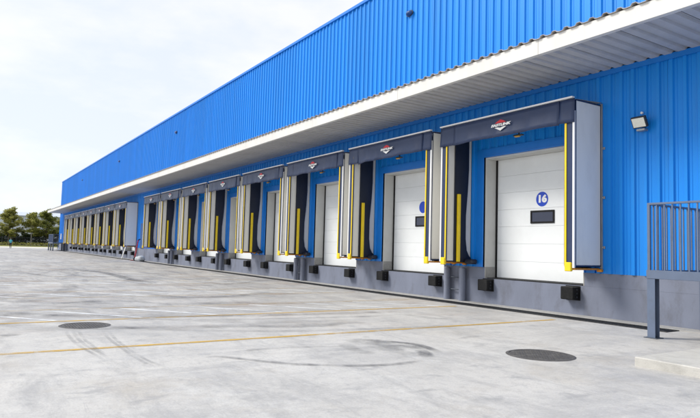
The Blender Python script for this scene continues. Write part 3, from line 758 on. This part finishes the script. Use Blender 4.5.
for v in bm.verts:
    x, y, z = v.co; n_ = 1+.10*math.sin(5*x+2*y)+.06*math.sin(9*z+4*x)
    v.co = Vector((x*.62*n_, y*.34*n_, max(-.2, z*.27*n_)+.2)); 
m.add(bm, 'sack'); me = m.mesh('sack'); [setattr(p, 'use_smooth', True) for p in me.polygons]
tag(link('sack', me, None, (-50.9, -.75, 0), R(12)), 'slumped grey sack on the ground beside the red trolley', 'sack')
t = MB(); t.box(-.09, .09, -.02, .02, 0, 1.12, 'plank_white', .004)
o = link('plank', t.mesh('plank'), None, (-58.4, -.66, .03)); o.rotation_euler = (R(-14), R(7), 0); tag(o, 'short white plank leaning on the dock wall past the red trolley', 'plank')
m = MB(); m.box(-.5, .5, -.02, 0, -.45, .45, 'white_alu', .004); sg_ = link('notice_board', m.mesh('notice_board'), None, (-107.4, -.05, 2.25)); tag(sg_, 'white notice board on the far end of the blue wall', 'notice board')

# ------------------------------------------------------------------ far person
def person(loc, rz, label):
    t = empty('person', loc, rz); tag(t, label, 'person')
    J = {'pelvis': (0, 0, .95, .14), 'chest': (0, .01, 1.32, .165), 'neck': (0, .01, 1.50, .06), 'head': (0, -.03, 1.60, .085), 'crown': (0, -.01, 1.72, .07),
         'hl': (.10, 0, .90, .10), 'kl': (.12, -.10, .50, .065), 'al': (.12, -.02, .09, .045), 'tl': (.13, -.19, .04, .04),
         'hr': (-.10, 0, .90, .10), 'kr': (-.11, .02, .49, .065), 'ar': (-.11, .20, .11, .045), 'tr': (-.12, .06, .04, .04),
         'sl': (.19, .01, 1.42, .06), 'el': (.25, .06, 1.14, .045), 'wl': (.24, -.06, .92, .032), 'fl': (.23, -.10, .82, .025),
         'sr': (-.19, .01, 1.42, .06), 'er': (-.25, -.02, 1.14, .045), 'wr': (-.23, -.20, .98, .032), 'fr': (-.21, -.28, .94, .025)}
    E_ = [('pelvis', 'chest'), ('chest', 'neck'), ('neck', 'head'), ('head', 'crown'), ('pelvis', 'hl'), ('hl', 'kl'), ('kl', 'al'), ('al', 'tl'), ('pelvis', 'hr'), ('hr', 'kr'), ('kr', 'ar'), ('ar', 'tr'),
          ('chest', 'sl'), ('sl', 'el'), ('el', 'wl'), ('wl', 'fl'), ('chest', 'sr'), ('sr', 'er'), ('er', 'wr'), ('wr', 'fr')]
    ks = list(J); me = bpy.data.meshes.new('body'); me.from_pydata([J[k][:3] for k in ks], [(ks.index(a), ks.index(b)) for a, b in E_], [])
    o = link('body_src', me); sk = o.modifiers.new('skin', 'SKIN'); o.modifiers.new('sub', 'SUBSURF').levels = 2
    for i, k in enumerate(ks): me.skin_vertices[0].data[i].radius = (J[k][3], J[k][3]); me.skin_vertices[0].data[i].use_root = (k == 'pelvis')
    dg = bpy.context.evaluated_depsgraph_get(); dg.update(); bme = bpy.data.meshes.new_from_object(o.evaluated_get(dg)); bpy.data.objects.remove(o)
    for m_ in ('shirt', 'trousers', 'skin', 'shoe'): bme.materials.append(MATS[m_])
    for p in bme.polygons:
        c = p.center; p.use_smooth = True
        if c.z < .10: p.material_index = 3
        elif c.z < .96 and abs(c.x) < .20: p.material_index = 1
        elif c.z > 1.49: p.material_index = 2
        elif abs(c.x) > .20 and c.z < 1.16: p.material_index = 2
        else: p.material_index = 0
    link('body', bme, t)
    bm = bmesh.new(); bmesh.ops.create_icosphere(bm, subdivisions=2, radius=.105)
    bmesh.ops.delete(bm, geom=[v for v in bm.verts if v.co.z < -.01 and v.co.y < .03], context='VERTS')
    for v in bm.verts: v.co += Vector((0, .0, 1.70))
    m = MB(); m.add(bm, 'hair'); link('hair', m.mesh('hair'), t)
person((-119, -6.55, 0), R(70), 'distant person in a turquoise shirt and dark trousers walking across the yard')

# ------------------------------------------------------------------ trees, hedge, fence, far building
def leaves(rn, m, c, rx, ry, rz, n, size, mt):
    for _ in range(n):
        u = Vector((rn.gauss(0, 1), rn.gauss(0, 1), rn.gauss(0, 1))).normalized()*rn.random()**.45
        p = Vector((c[0]+u.x*rx, c[1]+u.y*ry, c[2]+u.z*rz)); s = size*rn.uniform(.6, 1.3)
        a = Vector((rn.gauss(0, 1), rn.gauss(0, 1), rn.gauss(0, .5))).normalized(); b = a.cross(Vector((rn.gauss(0, .6), rn.gauss(0, .6), 1))).normalized()
        m.face([p-a*s, p-b*s*.5, p+a*s, p+b*s*.5], mt)
def tree(x, y, hgt, rad, seed, mt, label, tiers=5, bark='bark', clear=.25, dens=1.0):
    rn = random.Random(seed); t = empty('tree', (x, y, .15)); tag(t, label, 'tree', 'trees beyond the yard')
    m = MB(); p = Vector((0, 0, -.2)); r = .05+hgt*.014; n_ = 7; axis = []
    for k in range(n_):
        q = Vector((rn.uniform(-.12, .12)*k*.4, rn.uniform(-.12, .12)*k*.4, hgt*(k+1)/n_*.97)); r2 = max(.02, r*.84)
        m.cyl(p, q, r, bark, 8, r2); axis.append((p, q)); p, r = q, r2
    cm = MB()
    def at(z):
        for a, b in axis:
            if a.z <= z <= b.z: return a.lerp(b, (z-a.z)/(b.z-a.z))
        return axis[-1][1]
    for k in range(tiers):
        z = hgt*(clear+(1-clear)*(k+.35)/tiers); f = 1-abs((k+.2)/tiers-.22)*1.05; rr = rad*max(.28, f)*rn.uniform(.85, 1.15)
        nb = rn.randint(5, 7); a0 = rn.uniform(0, 6)
        for j in range(nb):
            a = a0+2*math.pi*j/nb+rn.uniform(-.5, .5); ln = rr*rn.uniform(.45, 1.25); z = hgt*(clear+(1-clear)*(k+rn.uniform(0, .8))/tiers); b0 = at(z)
            tip = b0+Vector((math.cos(a)*ln, math.sin(a)*ln, rn.uniform(-.05, .45)*ln+rn.uniform(-.3, .4)))
            m.cyl(b0, tip, .05, bark, 5, .015)
            for g in range(3):
                c = b0.lerp(tip, .45+.3*g)+Vector((rn.uniform(-.3, .3), rn.uniform(-.3, .3), rn.uniform(-.1, .25)))
                leaves(rn, cm, c, .8*rn.uniform(.7, 1.3), .8*rn.uniform(.7, 1.3), .5*rn.uniform(.7, 1.3), int(74*dens), .23, mt)
    leaves(rn, cm, at(hgt*.97), .5, .5, .35, int(60*dens), .14, mt)
    link('trunk', m.mesh('trunk'), t); link('crown', cm.mesh('crown'), t)
TX = -170
tree(TX-1, -4.3, 8.6, 3.2, 11, 'leaf_yellow', 'tall tiered tree with yellow green leaves behind the walking person', 6)
tree(TX+1, .55, 7.6, 2.1, 12, 'leaf_yellow', 'slim pale trunked tree standing midway between the two tall trees', 4, 'bark_pale', .45, .8)
tree(TX-2, 4.2, 8.7, 3.2, 13, 'leaf_mid', 'tall dark tiered tree close to the far end of the warehouse', 6)
tree(TX-9, -9.5, 8.6, 2.8, 14, 'leaf_mid', 'tall tree cut by the left edge of the photo', 6)
tree(TX-6, 8.6, 7.6, 2.6, 15, 'leaf_yellow', 'yellow green tree half hidden by the far corner of the warehouse', 5)
for k, (yy, hh) in enumerate(((-15, 8.8), (-21, 7.9), (-28, 9.2))):
    tree(TX-rnd.uniform(0, 6), yy, hh, 2.8, 20+k, ('leaf_mid', 'leaf_yellow')[k % 2], 'leafy tree beyond the fence, %s past the left edge of the photo' % nth[k], 5)
def shrub(x, y, hgt, rad, seed, mt, label):
    rn = random.Random(seed); t = empty('shrub', (x, y, .1)); tag(t, label, 'shrub', 'dark shrubs under the trees')
    m = MB(); cm = MB()
    for k in range(6):
        a = rn.uniform(0, 6.3); tip = Vector((math.cos(a)*rad*.6, math.sin(a)*rad*.6, hgt*rn.uniform(.5, .9))); m.cyl((0, 0, -.1), tip, .05, 'bark', 5, .015)
    for k in range(34):
        u = Vector((rn.uniform(-1, 1), rn.uniform(-1, 1), rn.uniform(.08, 1))); leaves(rn, cm, (u.x*rad*.8, u.y*rad*.8, u.z*hgt*.85), .7, .7, .5, 80, .24, mt)
    link('stem', m.mesh('stem'), t); link('foliage', cm.mesh('foliage'), t)
sw = ['behind the walking person', 'under the slim pale tree', 'left of the far platform', 'behind the far platform stairs', 'at the left edge of the photo', 'beside the far warehouse corner']
for k, (yy, hh) in enumerate(((-4.0, 3.4), (-.6, 4.4), (2.4, 4.3), (5.2, 4.0), (-7.6, 3.6), (8.2, 4.2))):
    shrub(TX-3.5-(k % 3)*.8, yy, hh, 2.2, 50+k, 'leaf_dark', 'dense dark green shrub ' + sw[k])
# clipped hedge
m = MB(); rn = random.Random(9)
for k in range(130):
    yy = -30+58*k/130; leaves(rn, m, (-161.5, yy, .62), .45, .4, .42, 40, .11, 'leaf_yellow')
hd = empty('hedge', (-161.5, 0, .1)); tag(hd, 'low clipped yellow green hedge in front of the fence', 'hedge')
fo = link('foliage', m.mesh('foliage'), hd, (161.5, 0, -.1))
# fence: posts, rails and bars
fe = empty('fence', (-164, 0, .1)); tag(fe, 'dark metal bar fence between hedge and trees', 'fence')
m = MB(); m.box(-.04, .04, -.04, .04, 0, 2.3, 'dark_steel'); pm = m.mesh('post'); m = MB(); m.box(-.012, .012, -.012, .012, .15, 2.15, 'dark_steel'); bmh = m.mesh('bar')
for k in range(20): link('post', pm, fe, (0, -30+3*k, 0))
for z in (.3, 1.2, 2.0):
    m = MB(); m.box(-.02, .02, -30, 27, z-.02, z+.02, 'dark_steel'); link('rail', m.mesh('rail'), fe)
for k in range(280): link('bar', bmh, fe, (0, -30+57*(k+.5)/280, 0))
# far pale building
fb = empty('far_building', (-265, 10, 0)); tag(fb, 'pale grey low industrial building far behind the trees', 'building')
m = MB(); m.box(-12, 12, -14, 40, 0, 10.6, 'far_wall'); link('wall', m.mesh('wall'), fb)
m = MB(); pts = [(-13, 10.61), (13, 10.61), (0, 12.4)]
m.face([(x, -14.6, z) for x, z in pts], 'far_roof'); m.face([(x, 40.6, z) for x, z in pts][::-1], 'far_roof')
for a in range(3): b = (a+1) % 3; m.face([(pts[a][0], -14.6, pts[a][1]), (pts[a][0], 40.6, pts[a][1]), (pts[b][0], 40.6, pts[b][1]), (pts[b][0], -14.6, pts[b][1])], 'far_roof')
link('roof', m.mesh('roof'), fb)
m = MB(); m.box(12.01, 12.08, -.9, .9, -.6, .6, 'glass_dark'); wm_ = m.mesh('window')
for k in range(14): link('window', wm_, fb, (0, -11+3.6*k, 8.2))
